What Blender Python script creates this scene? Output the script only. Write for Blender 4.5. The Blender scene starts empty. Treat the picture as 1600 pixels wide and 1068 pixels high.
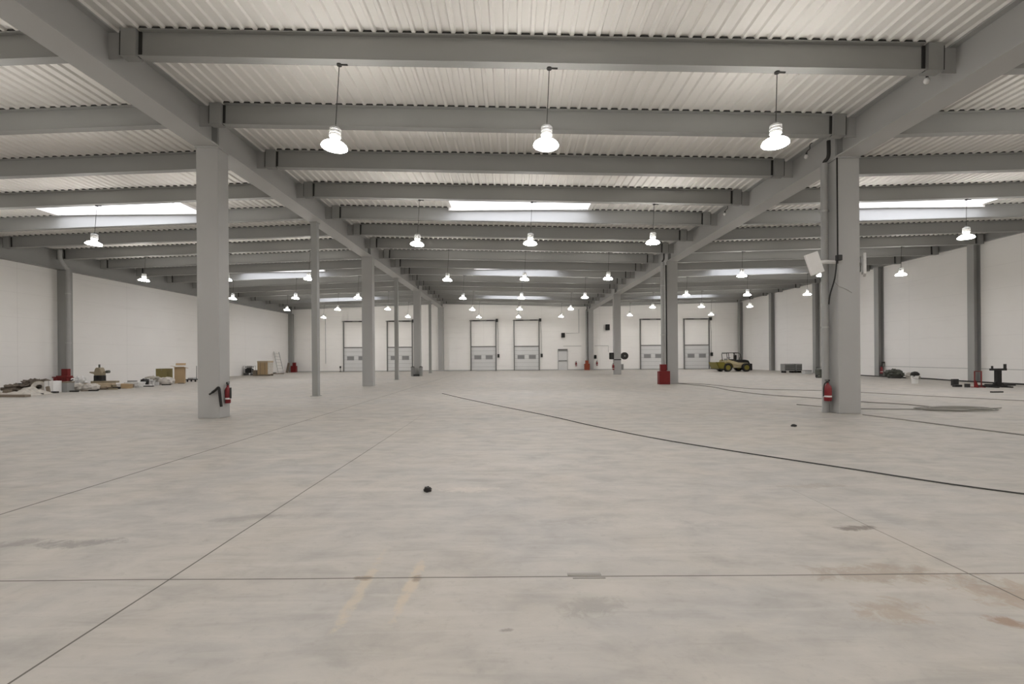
import bpy, math, random
from mathutils import Vector, Matrix, Euler
random.seed(7)
C = bpy.context.scene.collection
SC = bpy.context.scene
PI = math.pi

# ------------------------------------------------------------------ camera, world, exposure
cd = bpy.data.cameras.new('camera')
cam = bpy.data.objects.new('camera', cd); C.objects.link(cam)
cd.sensor_width = 36.0
cd.lens = 36.0 * 711.0 / 1600.0
cd.shift_y = 23.0 / 1600.0
cd.clip_start = 0.05; cd.clip_end = 300
cam.location = (0, 0, 1.5)
cam.rotation_euler = (PI/2, 0.0075, 0)
SC.camera = cam
w = bpy.data.worlds.new('world'); SC.world = w
w.use_nodes = True
w.node_tree.nodes['Background'].inputs[0].default_value = (0.80, 0.88, 1.0, 1)
w.node_tree.nodes['Background'].inputs[1].default_value = 1.0
SC.view_settings.view_transform = 'Standard'
SC.view_settings.look = 'None'
SC.view_settings.gamma = 1.0
SC.view_settings.use_curve_mapping = False
SC.view_settings.exposure = 0.0
LAMP = 77.0        # radiance of a lamp's face
BELL = 60.0        # radiance of the glowing acrylic bell round it
SKY = 5.8         # daylight coming through the opal skylight panes

# ------------------------------------------------------------------ mesh helpers
class MB:
    def __init__(s): s.v = []; s.f = []; s.sm = []
    def add(s, vs, fs, smooth=False, M=None):
        o = len(s.v)
        for p in vs:
            p = Vector(p)
            s.v.append(tuple(M @ p) if M is not None else tuple(p))
        for f in fs: s.f.append(tuple(i+o for i in f)); s.sm.append(smooth)
        return s
    def box(s, c, d, rot=None):
        x, y, z = d[0]/2, d[1]/2, d[2]/2
        vs = [(-x,-y,-z),(x,-y,-z),(x,y,-z),(-x,y,-z),(-x,-y,z),(x,-y,z),(x,y,z),(-x,y,z)]
        fs = [(0,3,2,1),(4,5,6,7),(0,1,5,4),(1,2,6,5),(2,3,7,6),(3,0,4,7)]
        M = Matrix.Translation(c)
        if rot: M = M @ Euler(rot).to_matrix().to_4x4()
        return s.add(vs, fs, False, M)
    def bx(s, x0, x1, y0, y1, z0, z1): return s.box(((x0+x1)/2,(y0+y1)/2,(z0+z1)/2),(abs(x1-x0),abs(y1-y0),abs(z1-z0)))
    def cyl(s, p0, p1, r, n=16, r1=None, caps=True):
        p0 = Vector(p0); p1 = Vector(p1); r1 = r if r1 is None else r1
        q = (p1-p0).to_track_quat('Z', 'Y')
        vs = []
        for p, rr in ((p0,r),(p1,r1)):
            for i in range(n):
                a = 2*PI*i/n
                vs.append(p + q @ Vector((rr*math.cos(a), rr*math.sin(a), 0)))
        s.add(vs, [(i,(i+1)%n,n+(i+1)%n,n+i) for i in range(n)], True)
        if caps:
            s.add(vs[:n], [tuple(range(n-1,-1,-1))]); s.add(vs[n:], [tuple(range(n))])
        return s
    def tube(s, pts, r, n=8, smooth_path=True, sub=6):
        P = [Vector(p) for p in pts]
        if smooth_path and len(P) > 2:
            Q = []
            for i in range(len(P)-1):
                a = P[i-1] if i else P[0]*2-P[1]; b = P[i]; c = P[i+1]
                d = P[i+2] if i+2 < len(P) else P[-1]*2-P[-2]
                for k in range(sub):
                    t = k/sub
                    Q.append(0.5*((2*b)+(c-a)*t+(2*a-5*b+4*c-d)*t*t+(3*b-a-3*c+d)*t**3))
            Q.append(P[-1]); P = Q
        vs = []; up = None
        for i, p in enumerate(P):
            t = (P[min(i+1,len(P)-1)]-P[max(i-1,0)]).normalized()
            if up is None:
                up = Vector((0,0,1)) if abs(t.z) < .9 else Vector((1,0,0))
            u = t.cross(up)
            if u.length < 1e-4: u = t.cross(Vector((0,1,0)))
            u.normalize(); vv = u.cross(t); up = vv
            for k in range(n):
                a = 2*PI*k/n
                vs.append(p + u*(r*math.cos(a)) + vv*(r*math.sin(a)))
        fs = []
        for i in range(len(P)-1):
            for k in range(n):
                fs.append((i*n+k, i*n+(k+1)%n, (i+1)*n+(k+1)%n, (i+1)*n+k))
        fs.append(tuple(range(n-1,-1,-1))); fs.append(tuple((len(P)-1)*n+k for k in range(n)))
        return s.add(vs, fs, True)
    def lathe(s, prof, c=(0,0,0), n=24, M=None):
        vs = []
        for r, z in prof:
            for i in range(n):
                a = 2*PI*i/n
                vs.append((c[0]+r*math.cos(a), c[1]+r*math.sin(a), c[2]+z))
        fs = []
        for j in range(len(prof)-1):
            for i in range(n):
                fs.append((j*n+i, j*n+(i+1)%n, (j+1)*n+(i+1)%n, (j+1)*n+i))
        return s.add(vs, fs, True, M)
    def disc(s, c, r, n=16, up=1):
        vs = [(c[0]+r*math.cos(2*PI*i/n), c[1]+r*math.sin(2*PI*i/n), c[2]) for i in range(n)]
        return s.add(vs, [tuple(range(n)) if up > 0 else tuple(range(n-1,-1,-1))])
    def prism(s, poly, a0, a1, axis='y'):
        n = len(poly)
        def P(p, a):
            if axis == 'y': return (p[0], a, p[1])
            if axis == 'x': return (a, p[0], p[1])
            return (p[0], p[1], a)
        vs = [P(p, a0) for p in poly] + [P(p, a1) for p in poly]
        fs = [tuple(range(n)), tuple(range(2*n-1, n-1, -1))] + [(i, n+i, n+(i+1)%n, (i+1)%n) for i in range(n)]
        return s.add(vs, fs)
    def lump(s, c, d, seed=0, amp=.18, nu=30, nv=18, flat=True, fr=2.3):
        """a soft lumpy bag: an ellipsoid, squared a little, displaced and flattened below"""
        from mathutils import noise
        vs = []
        for j in range(nv+1):
            th = PI*j/nv
            for i in range(nu):
                ph = 2*PI*i/nu
                v = Vector((math.sin(th)*math.cos(ph), math.sin(th)*math.sin(ph), math.cos(th)))
                sq = max(abs(v.x), abs(v.y), abs(v.z))
                v = v*(1/(sq**.45))
                k = 1 + amp*noise.noise(v*fr + Vector((seed*7.1, seed*3.3, 0))) + amp*.6*noise.noise(v*fr*2.4 + Vector((seed*2.1, 9, seed))) + amp*.45*noise.noise(v*fr*5.5 + Vector((4, seed, seed*3.7)))
                p = Vector((v.x*d[0]/2, v.y*d[1]/2, v.z*d[2]/2))*k
                z = p.z + d[2]*.45
                if flat and z < 0: z = 0
                vs.append((c[0]+p.x, c[1]+p.y, c[2]+z))
        fs = [(j*nu+i, (j+1)*nu+i, (j+1)*nu+(i+1)%nu, j*nu+(i+1)%nu) for j in range(nv) for i in range(nu)]
        return s.add(vs, fs, True)
    def sheet(s, c, d, h, seed=0, nx=26, ny=18):
        """a crumpled sheet lying on the ground, with thickness"""
        from mathutils import noise
        top = []; bot = []
        for j in range(ny+1):
            for i in range(nx+1):
                x = (i/nx-.5); y = (j/ny-.5)
                e = max(0, 1-(2*abs(x))**3)*max(0, 1-(2*abs(y))**3)
                q = Vector((x*d[0]*2.2+seed*5, y*d[1]*2.2, seed))
                z = .015 + h*e*(.45+.55*abs(noise.noise(q))*1.6 + .25*noise.noise(q*2.7))
                wob = .08*noise.noise(Vector((i*.4, j*.4, seed)))
                top.append((c[0]+x*d[0]*(1+wob), c[1]+y*d[1]*(1+wob), c[2]+max(.012, z)))
                bot.append((c[0]+x*d[0]*(1+wob), c[1]+y*d[1]*(1+wob), c[2]+.001))
        n = len(top); W = nx+1
        fs = []
        for j in range(ny):
            for i in range(nx):
                a, b, e, f = j*W+i, j*W+i+1, (j+1)*W+i+1, (j+1)*W+i
                fs.append((a,b,e,f)); fs.append((n+f,n+e,n+b,n+a))
        ring = [i for i in range(W)] + [j*W+nx for j in range(1,ny+1)] + [ny*W+i for i in range(nx-1,-1,-1)] + [j*W for j in range(ny-1,0,-1)]
        for k in range(len(ring)):
            a, b = ring[k], ring[(k+1)%len(ring)]
            fs.append((a, n+a, n+b, b))
        return s.add(top+bot, fs, True)
    def build(s, name, mat, parent=None, loc=None, rot=None, bev=0, seg=2):
        me = bpy.data.meshes.new(name)
        me.from_pydata(s.v, [], s.f)
        me.polygons.foreach_set('use_smooth', s.sm)
        me.update()
        if any(s.sm): me.set_sharp_from_angle(angle=math.radians(40))
        me.materials.append(mat)
        o = bpy.data.objects.new(name, me); C.objects.link(o)
        if parent: o.parent = parent
        if loc: o.location = loc
        if rot: o.rotation_euler = rot
        if bev:
            m = o.modifiers.new('bevel', 'BEVEL'); m.width = bev; m.segments = seg; m.limit_method = 'ANGLE'
        return o

def tag(o, label=None, cat=None, group=None, kind=None):
    if label: o['label'] = label
    if cat: o['category'] = cat
    if group: o['group'] = group
    if kind: o['kind'] = kind
    return o
def thing(name, label, cat, loc=(0,0,0), rot=(0,0,0), group=None):
    o = bpy.data.objects.new(name, None); C.objects.link(o)
    o.location = loc; o.rotation_euler = rot; o.empty_display_size = .2
    return tag(o, label, cat, group)
def copy_tree(o, parent=None):
    c = o.copy(); C.objects.link(c)
    if parent: c.parent = parent
    for ch in list(o.children): copy_tree(ch, c)
    return c

# ------------------------------------------------------------------ materials
def newmat(name):
    m = bpy.data.materials.new(name); m.use_nodes = True
    nt = m.node_tree; return m, nt, nt.nodes, nt.links, nt.nodes['Principled BSDF']
def plain(name, col, rough=.6, metal=0.0, var=.06, scale=6.0, spec=.3, bump=0):
    m, nt, N, L, b = newmat(name)
    tc = N.new('ShaderNodeTexCoord'); no = N.new('ShaderNodeTexNoise')
    no.inputs['Scale'].default_value = scale; no.inputs['Detail'].default_value = 5
    L.new(tc.outputs['Object'], no.inputs['Vector'])
    mx = N.new('ShaderNodeMix'); mx.data_type = 'RGBA'
    mx.inputs[6].default_value = tuple(c*(1-var) for c in col)+(1,)
    mx.inputs[7].default_value = tuple(min(1,c*(1+var)) for c in col)+(1,)
    L.new(no.outputs['Fac'], mx.inputs[0]); L.new(mx.outputs[2], b.inputs['Base Color'])
    b.inputs['Roughness'].default_value = rough; b.inputs['Metallic'].default_value = metal
    b.inputs['Specular IOR Level'].default_value = spec
    if bump:
        bp = N.new('ShaderNodeBump'); bp.inputs['Strength'].default_value = bump; bp.inputs['Distance'].default_value = .02
        L.new(no.outputs['Fac'], bp.inputs['Height']); L.new(bp.outputs[0], b.inputs['Normal'])
    return m
def emit(name, col, strength):
    m, nt, N, L, b = newmat(name)
    b.inputs['Base Color'].default_value = (.8,.8,.8,1)
    b.inputs['Emission Color'].default_value = tuple(col)+(1,)
    b.inputs['Emission Strength'].default_value = strength
    return m

M_steel = plain('grey_paint_shaded', (.315,.316,.303), .5, 0, .04, 1.2)  # same grey paint as the columns, darkened for the weaker light on beams
M_column = plain('grey_paint_lit', (.395,.392,.380), .5, 0, .04, .8)  # lighter copy of that grey paint for the better lit columns and girders
M_pipe = plain('grey_pipe_paint', (.33,.33,.32), .4)
M_dark = plain('dark_metal', (.035,.034,.032), .5)
M_black = plain('black_rubber', (.018,.017,.016), .55)
M_red = plain('dark_red_paint', (.155,.010,.010), .45, 0, .12)
M_rust = plain('rust_red_paint', (.25,.055,.025), .5, 0, .15)
M_ext = plain('extinguisher_red', (.19,.008,.013), .3, 0, .05, 6, .5)
M_white = plain('white_plastic', (.72,.71,.69), .45)
M_galv = plain('galvanised_metal', (.42,.42,.41), .35, .6)
M_lampbody = plain('lamp_body_grey', (.36,.36,.35), .4, .3)
M_card = plain('cardboard', (.40,.29,.17), .85, 0, .08)
M_cardo = plain('olive_cardboard', (.24,.20,.085), .85, 0, .12)
M_wood = plain('raw_timber', (.42,.34,.24), .8, 0, .15, 3)
M_woodd = plain('weathered_timber', (.20,.165,.125), .8, 0, .15, 3)
M_sack = plain('pale_sack', (.52,.49,.45), .8, 0, .22, 6, .2, .4)
M_sackg = plain('grey_sack', (.36,.34,.30), .8, 0, .12, 4, .2, .4)
M_film = plain('crumpled_film', (.46,.43,.38), .45, 0, .40, 7, .4, .5)
M_brownheap = plain('brown_rags', (.16,.135,.11), .9, 0, .3, 5, .1, .6)
M_khaki = plain('khaki_paint', (.26,.22,.15), .55, 0, .12)
M_yellow = plain('olive_yellow_paint', (.20,.17,.03), .45, 0, .12)
M_cream = plain('cream_paint', (.50,.43,.27), .45, 0, .08)
M_grey = plain('mid_grey_plastic', (.25,.25,.24), .5)
M_lgrey = plain('pale_grey_metal', (.48,.48,.47), .45)
M_door = plain('door_leaf_grey', (.70,.70,.69), .5, 0, .02)
M_doorline = plain('door_seam_grey', (.40,.40,.39), .5)
M_track = plain('door_track_grey', (.20,.20,.19), .5)
M_doorwin = plain('door_window_dark', (.27,.27,.27), .2, 0, .1, 2, .5)
M_cable = plain('cable_grey_black', (.05,.05,.045), .5)
M_cableg = plain('cable_mid_grey', (.27,.26,.235), .6)
M_deck = plain('white_roof_deck', (.79,.77,.735), .5, 0, .02, .4)
M_green = plain('dark_green_grey_paint', (.08,.085,.07), .5)
M_lampon = emit('lamp_glow', (1.0, .955, .90), LAMP)
M_sky = emit('daylit_opal_pane', (.87, .89, 1.0), SKY)

M_bell = emit('glowing_acrylic_bell', (1.0, .965, .92), BELL)

class NT:
    """tiny node-graph writer"""
    def __init__(s, nt): s.N = nt.nodes; s.L = nt.links
    def put(s, i, v):
        if isinstance(v, (int, float)): i.default_value = v
        elif isinstance(v, tuple): i.default_value = v
        else: s.L.new(v, i)
    def m(s, op, a, b=0.0, c=None, clamp=False):
        n = s.N.new('ShaderNodeMath'); n.operation = op; n.use_clamp = clamp
        s.put(n.inputs[0], a); s.put(n.inputs[1], b)
        if c is not None: s.put(n.inputs[2], c)
        return n.outputs[0]
    def mix(s, f, a, b):
        n = s.N.new('ShaderNodeMix'); n.data_type = 'RGBA'
        s.put(n.inputs[0], f); s.put(n.inputs[6], a); s.put(n.inputs[7], b)
        return n.outputs[2]
    def noise(s, vec, scale, detail=4, rough=.55, dist=0):
        n = s.N.new('ShaderNodeTexNoise'); n.inputs['Scale'].default_value = scale
        n.inputs['Detail'].default_value = detail; n.inputs['Roughness'].default_value = rough
        n.inputs['Distortion'].default_value = dist
        s.L.new(vec, n.inputs['Vector']); return n.outputs['Fac']
    def ramp(s, f, lo, hi):
        n = s.N.new('ShaderNodeMapRange'); n.clamp = True
        s.put(n.inputs[0], f); n.inputs[1].default_value = lo; n.inputs[2].default_value = hi
        return n.outputs[0]
    def mapv(s, vec, sc, rot=0, loc=(0,0,0)):
        n = s.N.new('ShaderNodeMapping'); n.inputs['Scale'].default_value = sc
        n.inputs['Rotation'].default_value = (0,0,rot); n.inputs['Location'].default_value = loc
        s.L.new(vec, n.inputs['Vector']); return n.outputs[0]

def floor_mat():
    m, nt, N, L, b = newmat('polished_concrete_floor')
    g = NT(nt)
    tc = N.new('ShaderNodeTexCoord'); P = tc.outputs['Object']
    sp = N.new('ShaderNodeSeparateXYZ'); L.new(P, sp.inputs[0]); X, Y = sp.outputs[0], sp.outputs[1]
    big = g.noise(P, .42, 5, .6)
    warm = g.noise(g.mapv(P, (1,1,1), .3, (13,4,0)), .8, 5, .62, .5)
    col = g.mix(g.ramp(big, .35, .65), (0.395,0.369,0.329,1), (0.353,0.339,0.314,1))
    col = g.mix(g.m('MULTIPLY', g.ramp(warm, .42, .70), .75), col, (0.414,0.376,0.321,1))
    med = g.noise(g.mapv(P, (1.0,1.6,1), .5), 2.1, 6, .62, .4)
    col = g.mix(g.m('MULTIPLY', g.ramp(med, .50, .70), .62), col, (0.285,0.272,0.248,1))
    col = g.mix(g.m('MULTIPLY', g.ramp(med, .50, .32), .55), col, (0.448,0.417,0.369,1))
    # trowel smears, two directions
    for r, sx, sy, k in ((.15, .55, 5.0, .62), (-1.05, .6, 4.2, .52)):
        s_ = g.noise(g.mapv(P, (sx,sy,1), r, (3*k,7,0)), 1.3, 5, .6, .8)
        col = g.mix(g.m('MULTIPLY', g.ramp(s_, .56, .74), k), col, (0.456,0.428,0.383,1))
        col = g.mix(g.m('MULTIPLY', g.ramp(s_, .42, .26), k), col, (0.293,0.279,0.252,1))
    fine = g.noise(P, 14, 5, .65)
    col = g.mix(g.m('MULTIPLY', g.ramp(fine, .56, .74), .30), col, (0.251,0.238,0.212,1))
    # shaped stains (x, y, rx, ry, angle, colour, strength)
    n1 = g.noise(P, 7.5, 6, .75, .6)
    stains = [
        (2.95,3.93,.20,.07,.1,(0.152,0.134,0.113,1),.85), (3.25,2.75,.55,.30,-.5,(0.274,0.186,0.117,1),.45), (2.5,3.12,.55,.16,0,(0.251,0.194,0.139,1),.5),
        (2.2,2.65,.25,.16,.3,(0.274,0.201,0.131,1),.45), (2.75,2.55,.12,.06,-.5,(0.243,0.149,0.088,1),.7), (-3.55,3.72,.38,.11,.1,(0.198,0.190,0.172,1),.7), (-4.05,3.75,.22,.10,.1,(0.198,0.186,0.168,1),.6),
        (-.99,2.95,.05,.55,.02,(0.456,0.395,0.307,1),.75), (-.68,3.02,.05,.50,-.02,(0.471,0.402,0.307,1),.75), (-1.02,3.1,.07,.04,0,(0.228,0.186,0.139,1),.8), (-.66,3.1,.05,.06,0,(0.228,0.186,0.139,1),.8),
        (-.50,5.15,.42,.12,0,(0.486,0.447,0.387,1),.75), (-1.6,5.2,.6,.10,0,(0.471,0.440,0.387,1),.5), (.47,2.72,.25,.12,.2,(0.251,0.238,0.212,1),.55), (-2.5,4.3,.4,.10,.2,(0.251,0.238,0.215,1),.5),
        (1.2,4.1,.8,.15,0,(0.456,0.425,0.380,1),.5), (.2,6.4,.9,.22,0,(0.464,0.436,0.387,1),.4), (-.04,2.5,.045,.02,.1,(0.190,0.179,0.153,1),.7), (3.4,5.2,.5,.10,.1,(0.274,0.238,0.190,1),.45),
    ]
    for (sx, sy, rx, ry, an, sc_, st) in stains:
        dx = g.m('SUBTRACT', X, sx); dy = g.m('SUBTRACT', Y, sy)
        ca, sa = math.cos(an), math.sin(an)
        ex = g.m('DIVIDE', g.m('ADD', g.m('MULTIPLY', dx, ca), g.m('MULTIPLY', dy, sa)), rx)
        ey = g.m('DIVIDE', g.m('SUBTRACT', g.m('MULTIPLY', dy, ca), g.m('MULTIPLY', dx, sa)), ry)
        d = g.m('ADD', g.m('MULTIPLY', ex, ex), g.m('MULTIPLY', ey, ey))
        f = g.m('ADD', g.m('SUBTRACT', 1.0, d), g.m('MULTIPLY', g.m('SUBTRACT', n1, .5), 4.2))
        col = g.mix(g.m('MULTIPLY', g.ramp(f, .1, .9), st), col, sc_)
    # saw-cut joints
    wob = g.m('MULTIPLY', g.m('SUBTRACT', g.noise(P, .7, 2), .5), .03)
    def line(c, at, hw, st, far=None):
        nonlocal col
        k = g.m('LESS_THAN', g.m('ABSOLUTE', g.m('ADD', g.m('SUBTRACT', c, at), wob)), hw)
        if far: k = g.m('MULTIPLY', k, g.ramp(Y, far, far*.55))
        col = g.mix(g.m('MULTIPLY', k, st), col, (0.065,0.056,0.044,1))
    line(X, -5.0, .012, .95); line(X, -2.35, .0068, .9, 13.0); line(X, 3.10, .006, .8, 5.6); line(Y, 3.1, .0065, .8)
    line(Y, -2.3, .006, .8)
    L.new(col, b.inputs['Base Color'])
    rg = g.m('ADD', .46, g.m('MULTIPLY', med, .22)); L.new(rg, b.inputs['Roughness'])
    b.inputs['Specular IOR Level'].default_value = .35
    bp = N.new('ShaderNodeBump'); bp.inputs['Strength'].default_value = .12; bp.inputs['Distance'].default_value = .01
    L.new(fine, bp.inputs['Height']); L.new(bp.outputs[0], b.inputs['Normal'])
    return m
def wall_mat(axis):
    m, nt, N, L, b = newmat('white_wall_panels_'+axis)
    g = NT(nt)
    tc = N.new('ShaderNodeTexCoord'); P = tc.outputs['Object']
    sp = N.new('ShaderNodeSeparateXYZ'); L.new(P, sp.inputs[0])
    n = g.noise(P, .5, 5, .6)
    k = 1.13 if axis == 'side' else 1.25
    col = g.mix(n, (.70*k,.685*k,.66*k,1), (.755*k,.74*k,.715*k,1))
    sm = g.noise(g.mapv(P, (.4,.4,3)), 1.0, 5, .6)
    col = g.mix(g.m('MULTIPLY', g.ramp(sm, .58, .8), .25), col, (.63,.61,.58,1))
    fr = g.m('FRACT', g.m('DIVIDE', sp.outputs[2], 1.2))
    col = g.mix(g.m('MULTIPLY', g.m('LESS_THAN', fr, .010), .22), col, (.4,.39,.37,1))
    h = sp.outputs[1] if axis == 'side' else sp.outputs[0]
    fr2 = g.m('FRACT', g.m('DIVIDE', g.m('ADD', h, 60.0), 6.325))
    col = g.mix(g.m('MULTIPLY', g.m('LESS_THAN', fr2, .003), .25), col, (.4,.39,.37,1))
    L.new(col, b.inputs['Base Color']); b.inputs['Roughness'].default_value = .55
    b.inputs['Specular IOR Level'].default_value = .25
    return m
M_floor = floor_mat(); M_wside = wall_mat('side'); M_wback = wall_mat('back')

# ------------------------------------------------------------------ the hall
XL, XR, Y0, Y1 = -24.15, 24.95, -9.0, 49.6        # inner faces of the walls
GL, GR = -7.68, 8.54                              # the two girder lines
ZL, ZR = 7.79, 7.38                               # ridge over the left girder, valley over the right one
PITCH, BAY = 2.53, 12.65
ROW = [11.72, 24.37, 37.02]                       # column rows (centre)
def roof(x):
    if x < GL: return ZL - .031*(GL-x)
    if x < GR: return ZL + (ZR-ZL)*(x-GL)/(GR-GL)
    return ZR + .0225*(x-GR)
def yb(k): return 11.24 + PITCH*k                 # centre line of crossbeam k

fl = MB().bx(XL-.2, XR+.2, Y0-.2, Y1+.2, -.2, 0)
tag(fl.build('floor', M_floor), kind='structure')
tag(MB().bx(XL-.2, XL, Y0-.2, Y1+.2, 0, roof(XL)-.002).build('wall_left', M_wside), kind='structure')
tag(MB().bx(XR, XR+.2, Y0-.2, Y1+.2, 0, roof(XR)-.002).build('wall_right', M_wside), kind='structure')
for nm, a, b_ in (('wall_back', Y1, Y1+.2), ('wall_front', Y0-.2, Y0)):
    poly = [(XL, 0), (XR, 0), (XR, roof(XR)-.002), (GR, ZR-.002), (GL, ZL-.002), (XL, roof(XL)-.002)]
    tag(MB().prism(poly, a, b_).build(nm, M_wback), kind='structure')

# profiled roof deck with its openings for the skylights
SKX = [(-18.75, -12.85), (-2.57, 3.28), (13.7, 19.5)]           # one strip of skylights per bay
SKK = [2, 7, 12, -3]                                             # between crossbeams k and k+1
def sky_y(k): return yb(k)+.16, yb(k+1)-.12
def deck():
    mb = MB()
    pit, dep = .25, .046
    prof = []
    x = XL-.2
    while x < XR+.2:
        for dx, up in ((0,0),(.06,0),(.085,1),(.225,1)):
            prof.append((x+dx, up))
        x += pit
    ys = sorted({Y0-.2, Y1+.2} | {y for k in SKK for y in sky_y(k)})
    n = len(prof)
    for j, y in enumerate(ys):
        for (px, up) in prof:
            mb.v.append((px, y, roof(px)+dep*up))
    for j in range(len(ys)-1):
        ym = (ys[j]+ys[j+1])/2
        hole = any(sky_y(k)[0] < ym < sky_y(k)[1] for k in SKK)
        for i in range(n-1):
            xm = (prof[i][0]+prof[i+1][0])/2
            if hole and any(a < xm < b for a, b in SKX): continue
            mb.f.append((j*n+i, (j+1)*n+i, (j+1)*n+i+1, j*n+i+1)); mb.sm.append(False)
    # weathering skin above the ribs, so that no sky shows through
    return mb
ce = tag(deck().build('ceiling', M_deck), kind='structure')
wi = 0
for k in (2, 7, 12, -3):
    for a, b_ in SKX:
        wi += 1
        y0_, y1_ = sky_y(k)
        zt = max(roof(a), roof(b_))+.30
        def zc(x): return roof(x)
        o = bpy.data.objects.new('window_%d' % wi, None); C.objects.link(o)
        o.location = ((a+b_)/2, (y0_+y1_)/2, roof((a+b_)/2)); tag(o, kind='structure')
        lx, ly, lz = o.location
        f = MB(); t = .05
        f.bx(a-t-lx, a+.13-lx, y0_-t-ly, y1_+t-ly, zc(a)-lz-.0, zt-lz)
        f.bx(b_-.13-lx, b_+t-lx, y0_-t-ly, y1_+t-ly, zc(b_)-lz, zt-lz)
        zm = min(zc(a), zc(b_))
        f.bx(a-lx, b_-lx, y0_-t-ly, y0_-ly, zm-lz+.02, zt-lz); f.bx(a-lx, b_-lx, y1_-ly, y1_+t-ly, zm-lz+.02, zt-lz)
        f.build('window_frame', M_deck, o)
        MB().bx(a-lx, b_-lx, y0_-ly, y1_-ly, zt-.02-lz, zt-lz).build('window_pane', M_sky, o)
        g_ = MB()
        for q in range(1, 6):
            xx = a+(b_-a)*q/6-lx
            g_.bx(xx-.02, xx+.02, y0_-ly, y1_-ly, zt-.05-lz, zt-.02-lz)
        g_.build('window_bar', M_white, o)

# ------------------------------------------------------------------ steelwork
ORD = ['nearest', 'second', 'third', 'fourth', 'fifth', 'sixth', 'seventh', 'eighth', 'ninth', 'tenth', 'eleventh', 'twelfth',
       'thirteenth', 'fourteenth', 'fifteenth', 'sixteenth', 'seventeenth']
BAYS = [('left', XL+.375, GL-.302, 'next to the left wall'), ('centre', GL+.302, GR-.302, 'between the main girders'), ('right', GR+.302, XR-.235, 'next to the right wall')]
def isec2(h, bw, bt, tw, tf):
    a, d, b = bw/2, bt/2, tw/2
    return [(-a,0),(a,0),(a,tf),(b,tf),(b,h-tf),(d,h-tf),(d,h),(-d,h),(-d,h-tf),(-b,h-tf),(-b,tf),(-a,tf)]
def isec(h, bw, tw, tf):
    a, b, c = bw/2, tw/2, h
    return [(-a,0),(a,0),(a,tf),(b,tf),(b,c-tf),(a,c-tf),(a,c),(-a,c),(-a,c-tf),(-b,c-tf),(-b,tf),(-a,tf)]
for bn, x0, x1, where in BAYS:
    ln = x1-x0; slope = math.atan2(roof(x1-.001)-roof(x0+.001), ln)
    xm = (x0+x1)/2
    o = thing('crossbeam', '', 'beam', (xm, yb(-1), roof(xm)-.004), (0, -slope, 0), 'grey crossbeams of the %s bay' % bn)
    L_ = ln/math.cos(slope)
    s0 = -L_/2+.003; s1 = L_/2-.003                 # where the crossbeam meets the girders
    st = .30                                        # welded stub on each girder
    mb = MB().prism([(p[0], p[1]-.52) for p in isec(.52, .20, .012, .018)], s0+st+.05, s1-st-.05, 'x')
    mb.build('beam_section', M_steel, o)
    for sg, e in ((1, s0), (-1, s1)):
        MB().bx(e, e+sg*st, -.10, .10, -.52, -.0).build('bracket', M_steel, o)
        MB().bx(e+sg*(st-.002), e+sg*(st+.055), -.03, .03, -.50, -.02).build('splice_plate', M_dark, o)
        MB().bx(e-sg*.001, e+sg*.014, -.104, .104, -.516, -.06).build('joint_plate', M_dark, o)
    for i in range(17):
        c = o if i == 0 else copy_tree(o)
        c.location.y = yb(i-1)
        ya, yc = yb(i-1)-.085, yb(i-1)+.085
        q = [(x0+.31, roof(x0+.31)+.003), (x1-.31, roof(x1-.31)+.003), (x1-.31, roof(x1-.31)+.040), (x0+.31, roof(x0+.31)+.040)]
        MB().prism(q, ya, yc).build('rib_shade_strip', M_dark, ce)      # dark strip standing in for the shade in the rib gaps
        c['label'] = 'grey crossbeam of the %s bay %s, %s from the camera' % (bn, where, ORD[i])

# main girders: one welded I-girder per column bay
for side, gx, zt in (('left', GL, ZL), ('right', GR, ZR)):
    zb = 6.87 if side == 'left' else 6.49
    ends = [-.93] + ROW + [49.58]
    for i in range(4):
        a, b_ = ends[i]+.008, ends[i+1]-.008
        o = thing('girder', 'grey main girder over the %s column line, %s segment from the camera' % (side, ORD[i]), 'girder', (gx, a, zb), group='segments of the %s main girder' % side)
        h = zt-zb-.012
        MB().prism(isec2(h, .60, .30, .016, .03), 0, b_-a).build('girder_section', M_column, o)
        for k in range(-5, 16):
            yy = yb(k)-a
            if .1 < yy < b_-a-.1:
                for sg in (-1, 1):
                    zr = roof(gx+sg*.30)-zb-.02
                    MB().bx(sg*.009, sg*.295, yy-.012, yy+.012, zr-.515, min(zr, h-.031)).build('bracket_lug', M_column, o)
        for yy in (.012, b_-a-.012):
            MB().bx(-.16, .16, yy-.012, yy+.012, 0, h).build('end_plate', M_steel, o)
        if i: MB().bx(-.15, .15, -.012, .0, .05, h-.05).build('seam_gap', M_dark, o)

# edge girders along the two long walls
ends = [-.93] + ROW + [49.58]
for i in range(4):
    a, b_ = ends[i]+.005, ends[i+1]-.005
    o = MB().prism([(p[0]+XL+.19, p[1]+6.30) for p in isec(roof(XL)-6.32, .36, .014, .025)], a, b_).build('wall_girder', M_steel)
    tag(o, 'deep grey girder along the top of the left wall, %s segment from the camera' % ORD[i], 'girder', 'girder segments along the left wall')
    o = MB().prism([(p[0]+XR-.12, p[1]+roof(XR)-.40) for p in isec(.39, .22, .012, .02)], a, b_).build('edge_beam', M_steel)
    tag(o, 'shallow grey edge beam along the top of the right wall, %s segment from the camera' % ORD[i], 'beam', 'edge beam segments along the right wall')

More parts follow.
